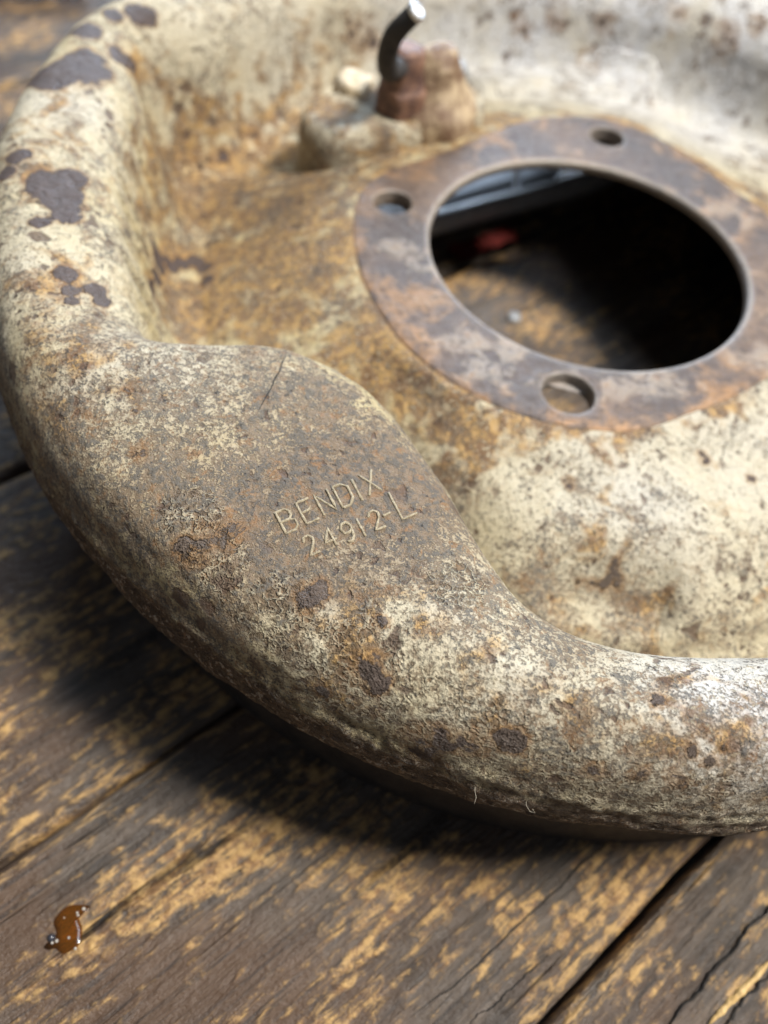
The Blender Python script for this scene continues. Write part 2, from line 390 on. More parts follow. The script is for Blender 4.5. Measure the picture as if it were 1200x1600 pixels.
def bell(c, w): 
    d = (deg-c+180) % 360-180
    return np.exp(-.5*(d/w)**2)
lobe = np.clip((.95-Iv)/.22, 0, 1)*(np.abs((deg+120+180) % 360-180) < 40)
nb = bell(-84, 30)
zf = -.085 - .055*bell(178, 25) - .085*nb
o1 = np.ones(NT_)
dR = -.013*bell(-74, 18) + .004*bell(-104, 18) + .030*bell(172, 26)
Hx = .022*bell(172, 30) + .008*bell(-131, 9)
SK = -.371+.245*np.clip(1.6*bell(124, 20), 0, 1); Ro = 1.138+dR; W_ = Ro-Iv  # skirt cut higher on the far side to let light in under the plate
ctrl = [
    (Fv-.030, -.014*o1), (Fv-.010, -.0028*o1), (Fv+.014, -.0012*o1),
    (Fv+.22*g_, -.010+(.16-.10*nb)*zf), (Fv+.45*g_, (.62-.42*nb)*zf), (Fv+.68*g_, (.95-.32*nb)*zf),
    (Iv-np.minimum(.10, .26*g_), 1.02*zf), (Iv-np.minimum(.050, .16*g_), .86*zf),
    (Iv-np.minimum(.022, .08*g_), .30*zf), (Iv-.006, .035*o1),
    (Iv+.006, .088*o1+.4*Hx), (Iv+np.minimum(.17*W_, .036)*(1-.4*bell(-172, 22)), .130+.7*Hx), (Iv+np.minimum(.38*W_, .09)*(1-.25*bell(-172, 22)), .155+Hx),
    (Iv+.60*W_, .167-.006*lobe+Hx), (Ro-np.minimum(.22*W_, .060), .148-.004*lobe+Hx), (Ro-np.minimum(.10*W_, .024), .107+.8*Hx),
    (1.131+dR, .055+.4*Hx), (1.138+dR, .008*o1), (1.136+dR, -.030*o1), (1.126+dR, -.052*o1), (1.110+dR, -.062*o1), (1.095+dR, -.055*o1),
    (1.084*o1, -.045*o1), (1.072*o1, -.05*o1), (1.066*o1, -.10*o1), (1.064*o1, SK+.008), (1.058*o1, SK), (1.046*o1, SK+.008), (1.044*o1, -.09*o1),
    (1.04*o1, .03*o1), (np.maximum(Iv+.05, .5*(Iv+1.08)), .10*o1), (Iv+.035, .07*o1), (Iv+.012, .0*o1),
    (Iv-np.minimum(.03, .1*g_), zf-.025), (Fv+.5*g_, zf*.8-.02), (Fv+.01, -.055*o1), (Fv-.03, -.05*o1)]
CR = np.stack([c[0] for c in ctrl]); CZ = np.stack([c[1] for c in ctrl])
# Catmull-Rom along the profile
SUB = [6]*5 + [7]*6 + [7]*4 + [7]*7 + [3]*30
prof_r, prof_z = [], []
nC = len(ctrl)
for i in range(nC-1):
    i0, i1, i2, i3 = max(i-1, 0), i, i+1, min(i+2, nC-1)
    for s in np.linspace(0, 1, SUB[i], endpoint=False):
        w = (-.5*s+s*s-.5*s**3, 1-2.5*s*s+1.5*s**3, .5*s+2*s*s-1.5*s**3, -.5*s*s+.5*s**3)
        prof_r.append(w[0]*CR[i0]+w[1]*CR[i1]+w[2]*CR[i2]+w[3]*CR[i3]); prof_z.append(w[0]*CZ[i0]+w[1]*CZ[i1]+w[2]*CZ[i2]+w[3]*CZ[i3])
prof_r.append(CR[-1]); prof_z.append(CZ[-1])
PR, PZ = np.array(prof_r), np.array(prof_z)
N_S = len(PR)
top_rows = sum(SUB[:21])
# pressed relief in the floor: shallow pads beside the cylinder and drawn creases in the left wall
def pol(px, py, z):
    p = at(px, py, z); return math.hypot(p[0], p[1]), math.degrees(math.atan2(p[1], p[0]))
X = PR*np.cos(th); Y = PR*np.sin(th)
isfloor = (np.arange(N_S)[:, None] < sum(SUB[:8])).astype(float)
def pad(cx, cy, ang, L, W, h, soft=.02):
    c, s = math.cos(ang), math.sin(ang); u = (X-cx)*c+(Y-cy)*s; v = -(X-cx)*s+(Y-cy)*c
    d = np.hypot(np.maximum(np.abs(u)-L, 0), v)-W
    return h/(1+np.exp(np.clip(d/soft*3, -40, 40)))
pA, pB = at(760, 118, -.04), at(985, 118, -.04)
pang = math.atan2(pB[1]-pA[1], pB[0]-pA[0]); pl = math.hypot(pB[0]-pA[0], pB[1]-pA[1])/2
PZ = PZ + isfloor*pad((pA[0]+pB[0])/2, (pA[1]+pB[1])/2, pang, pl, .065, .045)
pC, pD = at(895, 925, -.1), at(1015, 938, -.1)
PZ = PZ + isfloor*pad((pC[0]+pD[0])/2, (pC[1]+pD[1])/2, math.atan2(pD[1]-pC[1], pD[0]-pC[0]), math.hypot(pD[0]-pC[0], pD[1]-pC[1])/2, .040, -.055, .03)
wall = np.exp(-.5*((np.arange(N_S)[:, None]-sum(SUB[:9]))/7.0)**2)
cre = .007*np.sin(deg*1.3)*bell(-162, 14) + .0035*np.sin(deg*3.1+1)*bell(-160, 16)
PR = PR + wall*cre
X = PR*np.cos(th); Y = PR*np.sin(th)
V = np.stack([X, Y, PZ], -1).reshape(-1, 3)
# hand-beaten unevenness and a flaky turned edge
row = np.repeat(np.arange(N_S), NT_)
dv = np.empty(len(V)); ragged = (row >= sum(SUB[:16])) & (row <= sum(SUB[:22]))
for i, p in enumerate(V):
    if row[i] > top_rows+12: dv[i] = 0; continue
    q = Vector(p)
    a = .0042*mnoise.noise(q*5.5) + .0020*mnoise.noise(q*19) + .0009*mnoise.noise(q*60)
    if ragged[i]: a += .0042*mnoise.noise(Vector((q.x*16, q.y*16, q.z*50))) + .0036*abs(mnoise.noise(Vector((q.x*48, q.y*48, q.z*90)))) + .0018*mnoise.noise(Vector((q.x*110, q.y*110, q.z*160)))
    dv[i] = a
rr = np.hypot(V[:, 0], V[:, 1])
out_w = np.clip((rr-1.07)/.06, 0, 1)*(row < top_rows+12)
dv *= np.where(row < sum(SUB[:8]), np.clip((rr-np.repeat(Fv[None], N_S, 0).reshape(-1))/.12, 0, 1), 1)
V[:, 2] += dv*(1-out_w*.7); V[:, 0] += dv*out_w*V[:, 0]/rr; V[:, 1] += dv*out_w*V[:, 1]/rr
faces = []
idx = np.arange(N_S*NT_).reshape(N_S, NT_); nx = np.roll(idx, -1, 1)
faces = np.stack([idx[:-1], nx[:-1], nx[1:], idx[1:]], -1).reshape(-1, 4)
me = bpy.data.meshes.new('dished_plate')
me.from_pydata((V*S).tolist(), [], faces.tolist()); me.materials.append(M_plate)
me.polygons.foreach_set('use_smooth', [True]*len(me.polygons)); me.update()
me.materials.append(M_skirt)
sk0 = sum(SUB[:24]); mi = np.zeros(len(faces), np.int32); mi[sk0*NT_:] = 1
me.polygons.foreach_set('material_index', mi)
body = link(bpy.data.objects.new('dished_plate', me), plate)
bvh = BVHTree.FromPolygons(V.tolist(), faces.tolist())
def hit(px, py):
    r = ray(px, py); h = bvh.ray_cast(Vector(CAM), Vector(r).normalized())
    return (np.array(h[0]), h[1]) if h[0] is not None else (at(px, py, 0), Vector((0, 0, 1)))

# wear maps: stains and bare patches with their own shapes, some painted light and shade too, given where they lie on the metal
def blob_mask(items):
    out = np.zeros(len(V))
    for it in items:
        px, py, r = it[:3]; amp = it[3] if len(it) > 3 else 1.0
        p, _ = hit(px, py)
        d = np.sqrt(((V-p)**2).sum(1))
        out = np.maximum(out, amp*np.clip(1-d/r, 0, 1)**.8)
    return np.clip(out, 0, 1)
dark = blob_mask([(105, 112, 0.077), (130, 105, 0.072), (85, 120, 0.063), (140, 90, 0.045), (60, 118, 0.054), (100, 60, 0.054), (135, 48, 0.045),
    (80, 290, 0.063), (95, 310, 0.056), (105, 335, 0.036), (65, 285, 0.041), (108, 280, 0.041),
    (212, 20, 0.041), (180, 23, 0.032), (230, 24, 0.036),
    (25, 245, 0.027), (10, 270, 0.025), (40, 240, 0.022), (62, 347, 0.020), (102, 428, 0.027), (108, 455, 0.020), (150, 455, 0.027), (160, 470, 0.023), (112, 470, 0.018),
    (245, 395, 0.041), (250, 412, 0.036), (246, 430, 0.032), (265, 415, 0.032), (285, 412, 0.032), (305, 408, 0.032), (322, 418, 0.027), (236, 450, 0.025), (325, 436, 0.027), (325, 250, 0.054, .5), (395, 215, 0.045, .5), (345, 245, 0.045, .5), (310, 255, 0.036, .5),
    (185, 90, 0.045, .8), (200, 95, 0.045, .7),
    (485, 935, 0.030, 0.72), (500, 925, 0.025, 0.72), (575, 1050, 0.038, 0.72), (590, 1065, 0.028, 0.72), (660, 1170, 0.057, 0.52), (640, 1150, 0.043, 0.52), (720, 1165, 0.048, 0.52), (690, 1160, 0.043, 0.52), (790, 1155, 0.028, 0.72), (800, 1160, 0.033, 0.72),
    (505, 1080, 0.019, 0.72), (600, 970, 0.017, 0.72), (360, 835, 0.043, 0.54), (310, 850, 0.043, 0.54), (290, 845, 0.033, 0.58), (215, 710, 0.028, 0.50), (200, 605, 0.013, 0.72), (215, 640, 0.012, 0.72),
    (1028, 1095, 0.021, 0.72), (1110, 1190, 0.023, 0.72), (1130, 1168, 0.012, 0.72), (1085, 1175, 0.027, 0.58), (960, 885, 0.016, 0.72), (885, 755, 0.027, 0.43), (1100, 718, 0.024, 0.72), (1170, 745, 0.019, 0.72), (820, 900, 0.019, 0.50), (905, 908, .020, .5), (925, 909, .022, .62), (945, 911, .022, .66), (965, 915, .022, .66), (985, 919, .020, .6), (1050, 1215, 0.033, 0.54), (1000, 1210, 0.028, 0.50), (930, 1205, 0.028, 0.54),  # the dark row in the dish hollow paints its shade over real staining
    (1130, 60, .085, .46), (870, 25, .06, .45), (945, 35, .05, .48), (1180, 40, .06, .45), (820, 50, .05, .4), (810, 30, .04, .45), (1060, 20, .05, .45), (980, 75, .03, .45), (560, 50, .09, .5), (585, 70, .06, .5)])
ochre = blob_mask([(300, 300, .32), (400, 380, .36), (470, 460, .34), (600, 560, .28), (480, 300, .30, .9), (320, 470, .26), (420, 220, .25, .7), (700, 650, .22, .9), (640, 230, .20, .9), (780, 190, .16, .7), (1150, 300, .18, .7), (60, 230, .2, .6), (200, 110, .14, .7), (110, 560, .18, .6), (120, 440, .14, .6), (540, 1010, .12, .6), (860, 1130, .16, .45), (960, 935, .20, .42), (890, 945, .15, .45), (240, 250, .2, .6), (560, 400, .3, .9), (1100, 1170, .15, .5), (500, 130, .2, .6)])
ring = np.clip(1-(rr-np.repeat(Fv[None], N_S, 0).reshape(-1))/.075, 0, 1)*(row < sum(SUB[:8]))
ochre = np.maximum(ochre, ring*(.55+.45*np.clip(np.array([mnoise.noise(Vector(p)*6) for p in V])*2, -1, 1)))
brown = blob_mask([(530, 815, .13), (600, 800, .13), (480, 840, .11), (570, 830, .11), (560, 780, .34), (450, 700, .32), (300, 740, .36), (640, 700, .24), (690, 800, .22), (350, 860, .25), (90, 640, .22), (520, 620, .22, .8), (900, 1010, .12), (830, 950, .10), (60, 560, .2, .7), (860, 1180, .2, .7), (1000, 1190, .2, .7), (200, 820, .25), (480, 1000, .2, .7), (420, 330, .25, .5), (960, 950, .22, .7), (1110, 985, .18, .6), (1150, 1180, .2, .6)])  # brown stains; those in the lower-right dish hollow also paint its shade
cool_light_tint = blob_mask([(1000, 40, .42), (1150, 90, .40), (850, 30, .36), (700, 40, .30, .8), (1190, 1090, .16, .55)])  # where cool light is painted in as a bluish white tint
pale = blob_mask([(560, 960, .16, .8), (700, 950, .18, .8), (800, 1060, .18, .8), (680, 920, .10, .7), (250, 560, .2, .8), (130, 590, .14, .8), (1000, 760, .45), (1150, 720, .4), (900, 800, .32, .8), (1100, 1080, .26), (1180, 1110, .26), (980, 1080, .16, .7), (1000, 120, .5), (1150, 160, .5), (800, 60, .5), (600, 30, .5, .8), (450, 60, .5, .8), (300, 60, .3, .7), (60, 170, .2, .8), (50, 420, .22, .9), (190, 570, .2, .8), (100, 160, .15), (330, 590, .16, .5), (600, 900, .16, .5), (1100, 220, .4), (40, 190, .3, .6)])
flake = blob_mask([(480, 1010, .10), (540, 1050, .12), (590, 1090, .11), (430, 950, .08), (640, 1130, .11), (720, 1160, .10), (800, 1190, .09), (900, 1225, .09), (1000, 1240, .08), (1100, 1240, .07), (720, 910, .06), (340, 880, .07), (300, 800, .06)])
zone = blob_mask([(500, 835, .13), (550, 815, .13), (600, 795, .13), (560, 775, .12), (470, 815, .12)])
ztop = V[:, 2]
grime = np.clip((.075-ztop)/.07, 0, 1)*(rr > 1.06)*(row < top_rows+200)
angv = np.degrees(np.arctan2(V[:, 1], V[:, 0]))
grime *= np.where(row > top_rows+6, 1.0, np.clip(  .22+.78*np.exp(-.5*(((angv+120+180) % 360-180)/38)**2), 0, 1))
for nme, arr in (('dark', dark), ('ochre', ochre), ('brown', brown), ('pale', pale), ('grime', grime), ('flake', flake), ('cool_light_tint', cool_light_tint), ('zone', zone)):
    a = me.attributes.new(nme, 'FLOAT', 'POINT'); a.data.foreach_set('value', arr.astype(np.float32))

# mounting flange: flat lobed face with the centre hole and bolt holes
bolt_px = [(613, 317, .040), (948, 215, .040), (888, 615, .047)]
bolts = [(at(x, y, 0)[:2], r) for x, y, r in bolt_px]
dopp = bolts[0][0]; bolts.append((-dopp*1.02, .042))
def circ(c, r, n): return [(c[0]+r*math.cos(2*math.pi*k/n), c[1]+r*math.sin(2*math.pi*k/n)) for k in range(n)]
NO, NH, NB = 240, 180, 40
tho = np.linspace(-math.pi, math.pi, NO, endpoint=False); fo = FL(tho)
fo = fo + np.array([.0018*mnoise.noise(Vector((math.cos(t)*5, math.sin(t)*5, 3))) + .0018*mnoise.noise(Vector((math.cos(t)*17, math.sin(t)*17, 8))) for t in tho])
outer = [(f*math.cos(t), f*math.sin(t)) for f, t in zip(fo, tho)]
def scaled(loop, k): return [(x*k, y*k) for x, y in loop]
TOPZ, CH = .0026, .006
out_t = [(x*(1-.010/math.hypot(x, y)), y*(1-.010/math.hypot(x, y))) for x, y in outer]
loops = [out_t, circ((0, 0), R_HOLE+.012, NH)] + [circ(c, r+.004, NB) for c, r in bolts]
pts = [Vector(p) for l in loops for p in l]
# interior points so wear attributes have something to sit on
for rad in np.arange(R_HOLE+.025, .56, .016):
    n = int(2*math.pi*rad/.018)
    for k in range(n):
        t = 2*math.pi*(k+.5*(int(rad*1000) % 2))/n
        x, y = rad*math.cos(t), rad*math.sin(t)
        if rad > float(FL(np.array([t]))[0])-.02: continue
        if any(math.hypot(x-c[0], y-c[1]) < r+.010 for c, r in bolts): continue
        pts.append(Vector((x, y)))
edges = []; s0 = 0
for l in loops:
    n = len(l); edges += [(s0+k, s0+(k+1) % n) for k in range(n)]; s0 += n
res = mgeo.delaunay_2d_cdt(pts, edges, [], 0, 1e-6)
P2, FC = res[0], res[2]
verts = [(p.x, p.y, TOPZ) for p in P2]; fcs = []
for f in FC:
    cx = sum(P2[i].x for i in f)/3; cy = sum(P2[i].y for i in f)/3; rc = math.hypot(cx, cy)
    if rc < R_HOLE+.0118 or any(math.hypot(cx-c[0], cy-c[1]) < r+.0036 for c, r in bolts): continue
    if rc > float(FL(np.array([math.atan2(cy, cx)]))[0])-.0098: continue
    fcs.append(tuple(f))
def wall_loops(seq):             # seq: list of (loop2d, z)
    global verts, fcs
    starts = []
    for l, z in seq:
        starts.append(len(verts)); verts += [(x, y, z) for x, y in l]
    n = len(seq[0][0])
    for a, b in zip(starts, starts[1:]):
        for k in range(n): fcs.append((a+k, a+(k+1) % n, b+(k+1) % n, b+k))
wall_loops([(out_t, TOPZ), ([(x*(1-.003/math.hypot(x, y)), y*(1-.003/math.hypot(x, y))) for x, y in outer], TOPZ-.003), (outer, TOPZ-.010), (outer, -.045)])
hl = [(R_HOLE+.012, TOPZ), (R_HOLE+.007, TOPZ-.001), (R_HOLE+.002, TOPZ-.004), (R_HOLE, TOPZ-.009), (R_HOLE, -.018), (R_HOLE+.004, -.021), (R_HOLE+.05, -.021)]
wall_loops([(circ((0, 0), r, NH), z) for r, z in hl])
for c, r in bolts:
    wall_loops([(circ(c, r+.004, NB), TOPZ), (circ(c, r+.001, NB), TOPZ-.002), (circ(c, r, NB), TOPZ-.006), (circ(c, r, NB), -.032)])
fl = mesh_obj('mounting_flange', [(x*S, y*S, z*S) for x, y, z in verts], fcs, M_flange, plate)
bm = bmesh.new(); bm.from_mesh(fl.data); bmesh.ops.remove_doubles(bm, verts=bm.verts, dist=1e-6); bmesh.ops.recalc_face_normals(bm, faces=bm.faces); bm.to_mesh(fl.data); bm.free()
VF = np.array([v.co[:] for v in fl.data.vertices])/S
rf = np.hypot(VF[:, 0], VF[:, 1]); fe = FL(np.arctan2(VF[:, 1], VF[:, 0]))
ed = np.clip(1-(fe-rf)/.07, 0, 1)
def fblob(items):
    o_ = np.zeros(len(VF))
    for x, y, r in items:
        p = at(x, y, 0); o_ = np.maximum(o_, np.clip(1-np.hypot(VF[:, 0]-p[0], VF[:, 1]-p[1])/r, 0, 1))
    return o_
sc_ = fblob([(740, 560, .10), (790, 570, .08), (650, 420, .06), (620, 385, .06), (1000, 610, .10), (1050, 600, .08), (700, 530, .06), (1150, 330, .10), (1190, 560, .08)])
ed = np.maximum(ed*.7, fblob([(1160, 330, .16), (620, 470, .14), (650, 530, .12), (1130, 620, .16), (640, 250, .10), (760, 215, .12)]))
worn_ = np.clip(1-(rf-R_HOLE)/.030, 0, 1)
for c_, r_ in bolts: worn_ = np.maximum(worn_, .8*np.clip(1-(np.hypot(VF[:, 0]-c_[0], VF[:, 1]-c_[1])-r_)/.030, 0, 1))
for nme, arr in (('edge', ed), ('scale', sc_), ('worn', worn_)):
    a = fl.data.attributes.new(nme, 'FLOAT', 'POINT'); a.data.foreach_set('value', arr.astype(np.float32))

# stamped lettering: thin raised strokes that follow the metal
GLYPH = {
 'B': [[(0,0),(0,1),(.6,1),(.8,.85),(.8,.65),(.6,.52),(0,.52)], [(.6,.52),(.9,.4),(.9,.15),(.65,0),(0,0)]],
 'E': [[(.85,1),(0,1),(0,0),(.85,0)], [(0,.52),(.6,.52)]],
 'N': [[(0,0),(0,1),(.85,0),(.85,1)]],
 'D': [[(0,0),(0,1),(.5,1),(.85,.75),(.85,.25),(.5,0),(0,0)]],
 'I': [[(0,0),(0,1)]],
 'X': [[(0,0),(.85,1)], [(0,1),(.85,0)]],
 '2': [[(.05,.75),(.2,.97),(.55,1),(.8,.8),(.7,.55),(.05,0),(.85,0)]],
 '4': [[(.65,0),(.65,1),(0,.32),(.9,.32)]],
 '9': [[(.8,.6),(.55,.45),(.2,.5),(.05,.75),(.25,.98),(.6,1),(.82,.78),(.8,.6),(.7,.2),(.45,0),(.1,.05)]],
 '1': [[(0,0),(0,1)]],
 '-': [[(0,.5),(.7,.5)]],
 'L': [[(0,1),(0,0),(.75,0)]],
}
ROWS = [('B', 447, 834, 1.0), ('E', 479, 819, 1.0), ('N', 507, 806, 1.0), ('D', 536, 794, 1.0), ('I', 566, 782, 1.0), ('X', 577, 775, 1.0),
        ('2', 484, 869, .85), ('4', 513, 858, .85), ('9', 542, 849, .85), ('1', 571, 838, .85), ('2', 586, 830, .85), ('-', 604, 818, .7), ('L', 629, 812, 1.3)]
rl = random.Random(2)
for ch, bx, by, k in ROWS:
    bm = bmesh.new()
    for st in GLYPH[ch]:
        pts3 = []
        for (a, b), (c, d) in zip(st, st[1:]):
            for s in np.linspace(0, 1, 5)[:-1]: pts3.append((a+(c-a)*s, b+(d-b)*s))
        pts3.append(st[-1])
        P = []; Rr = []
        for a, b in pts3:
            px = bx + k*(a*23 - b*17); py = by + k*(-a*10.5 - b*32)
            p, nrm = hit(px, py); P.append((p + np.array(nrm)*(-.0003+.0012*mnoise.noise(Vector((px*.09, py*.09, 7)))))*S); Rr.append((.0019+.0010*mnoise.noise(Vector((px*.13, py*.13, 1))))*S)
        tube(bm, P, Rr, 6)
    bm_obj('raised_letter', bm, M_letter, plate)

# hairline crack in the paint near the crest of the lobe
bm = bmesh.new(); P = []
for px, py in ((447, 556), (441, 566), (437, 580), (430, 590), (424, 606), (418, 616), (411, 628), (405, 640)):
    p, nrm = hit(px, py); P.append((p+np.array(nrm)*.0002)*S)
tube(bm, P, [.0007*S, .0012*S, .0008*S, .0013*S, .0009*S, .0012*S, .0008*S, .0004*S], 6)
bm_obj('paint_crack', bm, M_black, plate)

# wheel cylinder boss, brake line and bolts on the far side of the hole
def racetrack(p0, p1, r, n=20):
    d = Vector((p1[0]-p0[0], p1[1]-p0[1], 0)); a0 = math.atan2(d.y, d.x)
    L = []
    for k in range(n+1):
        t = a0+math.pi/2+math.pi*k/n; L.append((p0[0]+r*math.cos(t), p0[1]+r*math.sin(t)))
    for k in range(n+1):
        t = a0-math.pi/2+math.pi*k/n; L.append((p1[0]+r*math.cos(t), p1[1]+r*math.sin(t)))
    return L
ZB = .034
b0, b1 = at(535, 178, ZB), at(700, 150, ZB)
bm = bmesh.new(); prev = None
for rad, z in ((.098, -.10), (.096, .0), (.091, .022), (.080, .036), (.060, ZB)):
    ring = [bm.verts.new((x*S, y*S, z*S)) for x, y in racetrack(b0, b1, rad)]
    if prev:
        n = len(ring)
        for k in range(n): bm.faces.new((prev[k], prev[(k+1) % n], ring[(k+1) % n], ring[k]))
    prev = ring
bm.faces.new(prev)
boss = bm_obj('wheel_cylinder_boss', bm, M_plate, plate)
nb = len(boss.data.vertices)
for nme, val in (('ochre', .4), ('brown', .3), ('pale', .6), ('dark', 0), ('grime', 0), ('flake', 0), ('cool_light_tint', 0), ('zone', 0)):
    a = boss.data.attributes.new(nme, 'FLOAT', 'POINT'); a.data.foreach_set('value', [val]*nb)

def crusted(name, base, prof, mat, n, amp, seed, sub=2, lean=(0, 0, 1)):
    bm = bmesh.new(); lathe(bm, Vector(base)*S, lean, [(r*S, h*S) for r, h in prof], n)
    bmesh.ops.triangulate(bm, faces=[f for f in bm.faces if len(f.verts) > 4])
    bmesh.ops.subdivide_edges(bm, edges=bm.edges, cuts=sub, use_grid_fill=True)
    for v in bm.verts:
        q = v.co/S
        v.co += Vector((mnoise.noise(q*22+Vector((seed, 0, 0))), mnoise.noise(q*22+Vector((0, seed, 5))), mnoise.noise(q*22+Vector((3, 0, seed)))))*amp*S
        v.co += Vector((mnoise.noise(q*60+Vector((seed, 0, 0))), mnoise.noise(q*60+Vector((0, seed, 5))), mnoise.noise(q*60+Vector((3, 0, seed)))))*amp*.4*S
    return bm_obj(name, bm, mat, plate)
fb = at(626, 168, ZB)
crusted('line_fitting', fb, [(.066, -.01), (.062, .05), (.055, .060), (.050, .075), (.046, .115), (.040, .13), (.030, .135)], M_brown, 6, .003, 2.3, 3)
q = at(676, 158, ZB)
crusted('cast_hump', q, [(.116, -.10), (.106, .002), (.084, .030), (.064, .062), (.050, .095), (.038, .115), (.012, .122)], M_tan, 22, .006, 7.1)
# cut brake line: leaves the fitting and bends up and right to a bright sawn end
l0, l1, l2, l3, l4 = at(610, 110, .15), at(605, 92, .19), at(612, 62, .235), at(628, 40, .27), at(650, 19, .30)
ctrlp = [Vector(x)*S for x in (fb+np.array([0, 0, .10]), l0, l1, l2, l3, l4)]
pp = []
for i in range(len(ctrlp)-1):
    a, b, c, d = ctrlp[max(i-1, 0)], ctrlp[i], ctrlp[i+1], ctrlp[min(i+2, len(ctrlp)-1)]
    for s in np.linspace(0, 1, 7)[:-1]:
        pp.append(.5*((2*b)+(c-a)*s+(2*a-5*b+4*c-d)*s*s+(-a+3*b-3*c+d)*s**3))
pp.append(ctrlp[-1])
bm = bmesh.new(); tube(bm, pp, [(.024-.006*i/len(pp))*S for i in range(len(pp))], 18)
line = bm_obj('brake_line', bm, M_line, plate)
tdir = (pp[-1]-pp[-2]).normalized()
bm = bmesh.new()
lathe(bm, pp[-1]-tdir*.004*S, tdir, [(.0195*S, 0), (.0200*S, .008*S), (.0180*S, .012*S), (.009*S, .0122*S), (.0085*S, .004*S), (.002*S, .0035*S)], 20)
bm_obj('sawn_end', bm, M_bright, line)
def dome(nm, px, py, z, r, h, mat, seed):
    p = at(px, py, z+h); p[2] = z
    return crusted(nm, p, [(r, -.03), (r, h*.5), (r*.9, h*.82), (r*.6, h*.98), (r*.1, h*1.04)], mat, 16, .009, seed, 1)
dome('bolt_head', 555, 116, ZB-.005, .045, .036, M_cream, 1.0)
dome('bolt_head', 712, 96, ZB-.005, .030, .045, M_nail, 4.0)
# lint caught on the ragged edge
for pts_ in ([(742, 1236), (744, 1246), (741, 1256)], [(822, 1258), (828, 1268), (836, 1270), (832, 1264)], [(505, 1156), (512, 1150), (518, 1145)]):
    base, _ = hit(pts_[0][0], pts_[0][1]-6)
    depth = np.dot(base-CAM, FWD)
    P = [Vector(base)*S] + [Vector(CAM + ray(*q)*depth)*S for q in pts_]
    bm = bmesh.new(); tube(bm, P, .0004*S, 5)
    bm_obj('lint_fibre', bm, M_lint, plate)

# ------------------------------------------------------------------ things under and behind the plate
def board(name, pts2, z0, z1, mat, parent):
    bm = bmesh.new()
    a = [bm.verts.new((x*S, y*S, z0*S)) for x, y in pts2]; b = [bm.verts.new((x*S, y*S, z1*S)) for x, y in pts2]
    bm.faces.new(a[::-1]); bm.faces.new(b); n = len(a)
    for k in range(n): bm.faces.new((a[k], a[(k+1) % n], b[(k+1) % n], b[k]))
    bmesh.ops.bevel(bm, geom=list(bm.edges), offset=.006*S, segments=2, affect='EDGES')
    return bm_obj(name, bm, mat, parent, smooth=False)
def line_pt(px, py): return np.array(at(px, py, BENCH)[:2])
A_, B_ = line_pt(673, 340), line_pt(955, 262)
dl = (B_-A_)/np.linalg.norm(B_-A_); nl = np.array([-dl[1], dl[0]])
gap_p = line_pt(803, 303); sg = np.dot(gap_p-A_, dl)
# two pale grey boards lying flat beyond the tube, a dark slit between them
g0, g1 = line_pt(803, 304), line_pt(806, 250)
gd = (g1-g0)/np.linalg.norm(g1-g0); gn = np.array([gd[1], -gd[0]])
if np.dot(gn, dl) < 0: gn = -gn
bl = A_ + nl*.004 - dl*.04; br = A_ + nl*.004 + dl*(sg+.16)
f0 = A_ + dl*sg + nl*.004
gb = tag(empty('grey_board', (0, 0, 0)), 'pale grey board lying on the bench beyond the tube, left of the dark slit', 'board', 'grey boards under the far side of the plate')
board('board_face', [tuple(bl), tuple(f0-gn*.012), tuple(f0-gn*.012+gd*.55), tuple(bl+gd*.55)], BENCH, BENCH+.045, M_grey, gb)
gb2 = tag(empty('grey_board', (0, 0, 0)), 'narrow pale grey board at the top of the centre hole, right of the slit', 'board', 'grey boards under the far side of the plate')
board('board_face', [tuple(f0+gn*.012), tuple(br), tuple(br+gd*.55), tuple(f0+gn*.012+gd*.55)], BENCH, BENCH+.045, M_grey, gb2)
# bent steel tube lying in front of the blocks
T = [line_pt(600, 395), line_pt(673, 367), line_pt(755, 344), line_pt(842, 322), line_pt(907, 304), line_pt(945, 290), line_pt(962, 278)]
P = [Vector((x*S, y*S, (BENCH+.036)*S)) for x, y in T] + [Vector((*(line_pt(966, 268)*S), (BENCH+.06)*S)), Vector((*(line_pt(962, 262)*S), (BENCH+.1)*S))]
bm = bmesh.new(); tube(bm, P, .032*S, 18)
tag(bm_obj('steel_tube', bm, M_tube), 'dull grey bent steel tube lying on the bench, seen through the centre hole', 'tube')
# scraps of cloth
def scrap(name, p, L, W, ang, mat, label, cat, hgt=.02):
    bm = bmesh.new(); n, mm = 26, 12; g = []
    for i in range(n):
        rowv = []
        for j in range(mm):
            u = (i/(n-1)-.5)*L*(1+.15*mnoise.noise(Vector((i*.4, j*.2, L*9)))); v = (j/(mm-1)-.5)*W*(1+.3*mnoise.noise(Vector((i*.35, 3.1, W*9))))
            z = hgt*(.5+.5*mnoise.noise(Vector((i*.42, j*.5, L*5)))) + .004
            c, s = math.cos(ang), math.sin(ang)
            rowv.append(bm.verts.new(((p[0]+u*c-v*s)*S, (p[1]+u*s+v*c)*S, (BENCH+z)*S)))
        g.append(rowv)
    for i in range(n-1):
        for j in range(mm-1): bm.faces.new((g[i][j], g[i+1][j], g[i+1][j+1], g[i][j+1]))
    bmesh.ops.solidify(bm, geom=list(bm.faces), thickness=.006*S)
    return tag(bm_obj(name, bm, mat), label, cat)
scrap('red_rag', line_pt(755, 385), .22, .06, math.radians(42), M_red, 'small red rag scrap on the bench in shadow beneath the plate', 'rag', .018)
scrap('red_rag', line_pt(95, -6), .20, .10, .3, M_red, 'red rag corner on the bench at the far left behind the plate', 'rag', .05)
scrap('blue_rag', line_pt(25, -8), .22, .10, .2, M_blue, 'blue rag corner on the bench at the far left behind the plate', 'rag', .05)

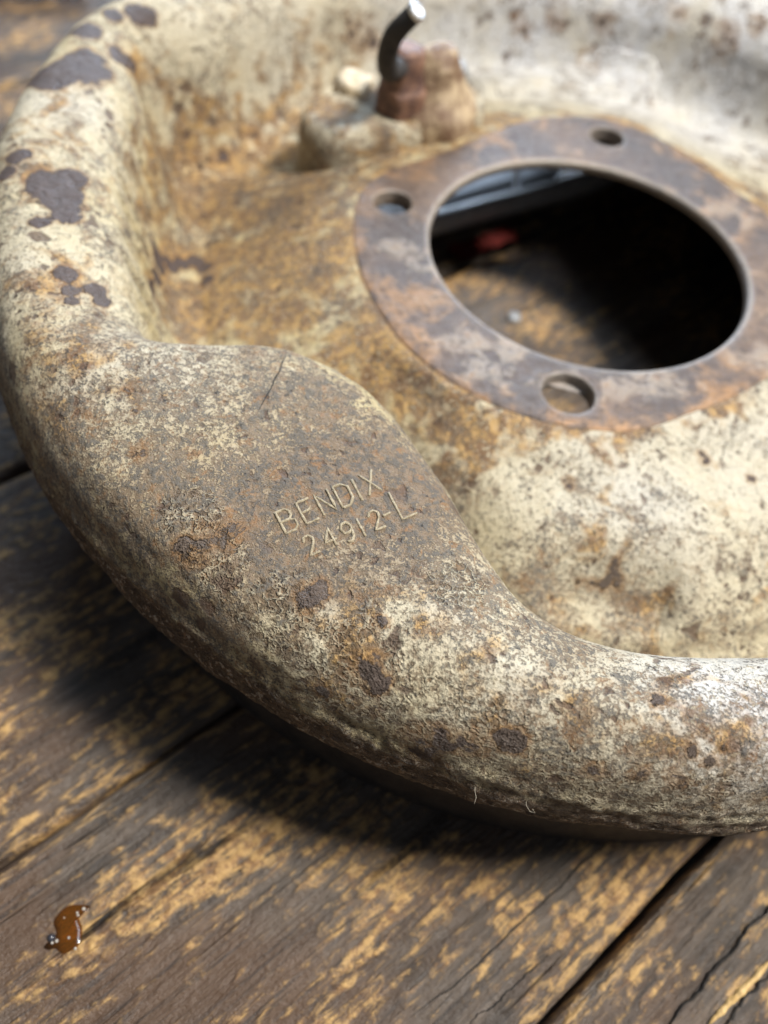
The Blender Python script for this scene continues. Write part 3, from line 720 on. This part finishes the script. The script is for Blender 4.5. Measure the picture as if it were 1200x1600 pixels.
# ------------------------------------------------------------------ oil drop with air bubbles
k = NT('amber_oil'); n = k.noise(14, 3, .5)
k.out(k.mix(k.ss(n, .42, .58), (.30, .11, .014), (.085, .036, .010)), .07, None, 0., .5)
k.b.inputs['Transmission Weight'].default_value = .8; k.b.inputs['IOR'].default_value = 1.47
M_oil = k.mat
k = NT('air_bubble'); k.out((.62, .58, .52), .05, None, 0., .8); k.b.inputs['Transmission Weight'].default_value = .4; M_bub = k.mat
M_glob = simple('grey_blue_droplet', (.045, .045, .055), (.08, .08, .10), .15, .2, 10, .0005)
oil_out = [(100, 1420), (112, 1414), (132, 1414), (143, 1417), (132, 1424), (124, 1432), (130, 1450), (129, 1470), (124, 1482), (113, 1489), (100, 1494), (91, 1488), (86, 1484), (74, 1486), (68, 1480), (80, 1470), (88, 1458), (84, 1442), (90, 1430)]
oc_ = np.mean([line_pt(*p) for p in oil_out], 0)
oil = tag(empty('oil_drop', (0, 0, 0)), 'amber oil drop with tiny bubbles on the near left plank of the bench', 'oil drop')
# smooth closed outline
def close_spline(pts, sub=5):
    n = len(pts); out = []
    for i in range(n):
        a, b, c, d = (np.array(pts[(i+j-1) % n]) for j in range(4))
        for s in np.linspace(0, 1, sub, endpoint=False):
            out.append(.5*((2*b)+(c-a)*s+(2*a-5*b+4*c-d)*s*s+(-a+3*b-3*c+d)*s**3))
    return out
ol = close_spline([line_pt(*p) for p in oil_out])
bm = bmesh.new(); prev = None
for kf, z in ((1, -.012), (1, .0025), (.97, .0042), (.88, .0056), (.7, .0064), (.4, .0068), (.12, .0069)):
    ring = [bm.verts.new(((oc_[0]+(p[0]-oc_[0])*kf)*S, (oc_[1]+(p[1]-oc_[1])*kf)*S, (BENCH+z)*S)) for p in ol]
    if prev:
        for i in range(len(ring)): bm.faces.new((prev[i], prev[(i+1) % len(ring)], ring[(i+1) % len(ring)], ring[i]))
    prev = ring
bm.faces.new(prev)
bm_obj('oil_film', bm, M_oil, oil)
for px, py, r, mt in ((132, 1421, .0042, M_bub), (122, 1427, .003, M_bub), (123, 1431, .0032, M_bub), (109, 1466, .0034, M_bub), (119, 1483, .0034, M_bub), (90, 1471, .0042, M_bub), (83, 1474, .0036, M_bub), (102, 1435, .0022, M_bub), (82, 1466, .0095, M_glob)):
    bm = bmesh.new(); p = line_pt(px, py)
    bmesh.ops.create_uvsphere(bm, u_segments=18, v_segments=12, radius=r*.62*S)
    bmesh.ops.translate(bm, verts=bm.verts, vec=(p[0]*S, p[1]*S, (BENCH+.0058)*S))
    bm_obj('oil_globule' if mt is M_glob else 'air_bubble', bm, mt, oil)
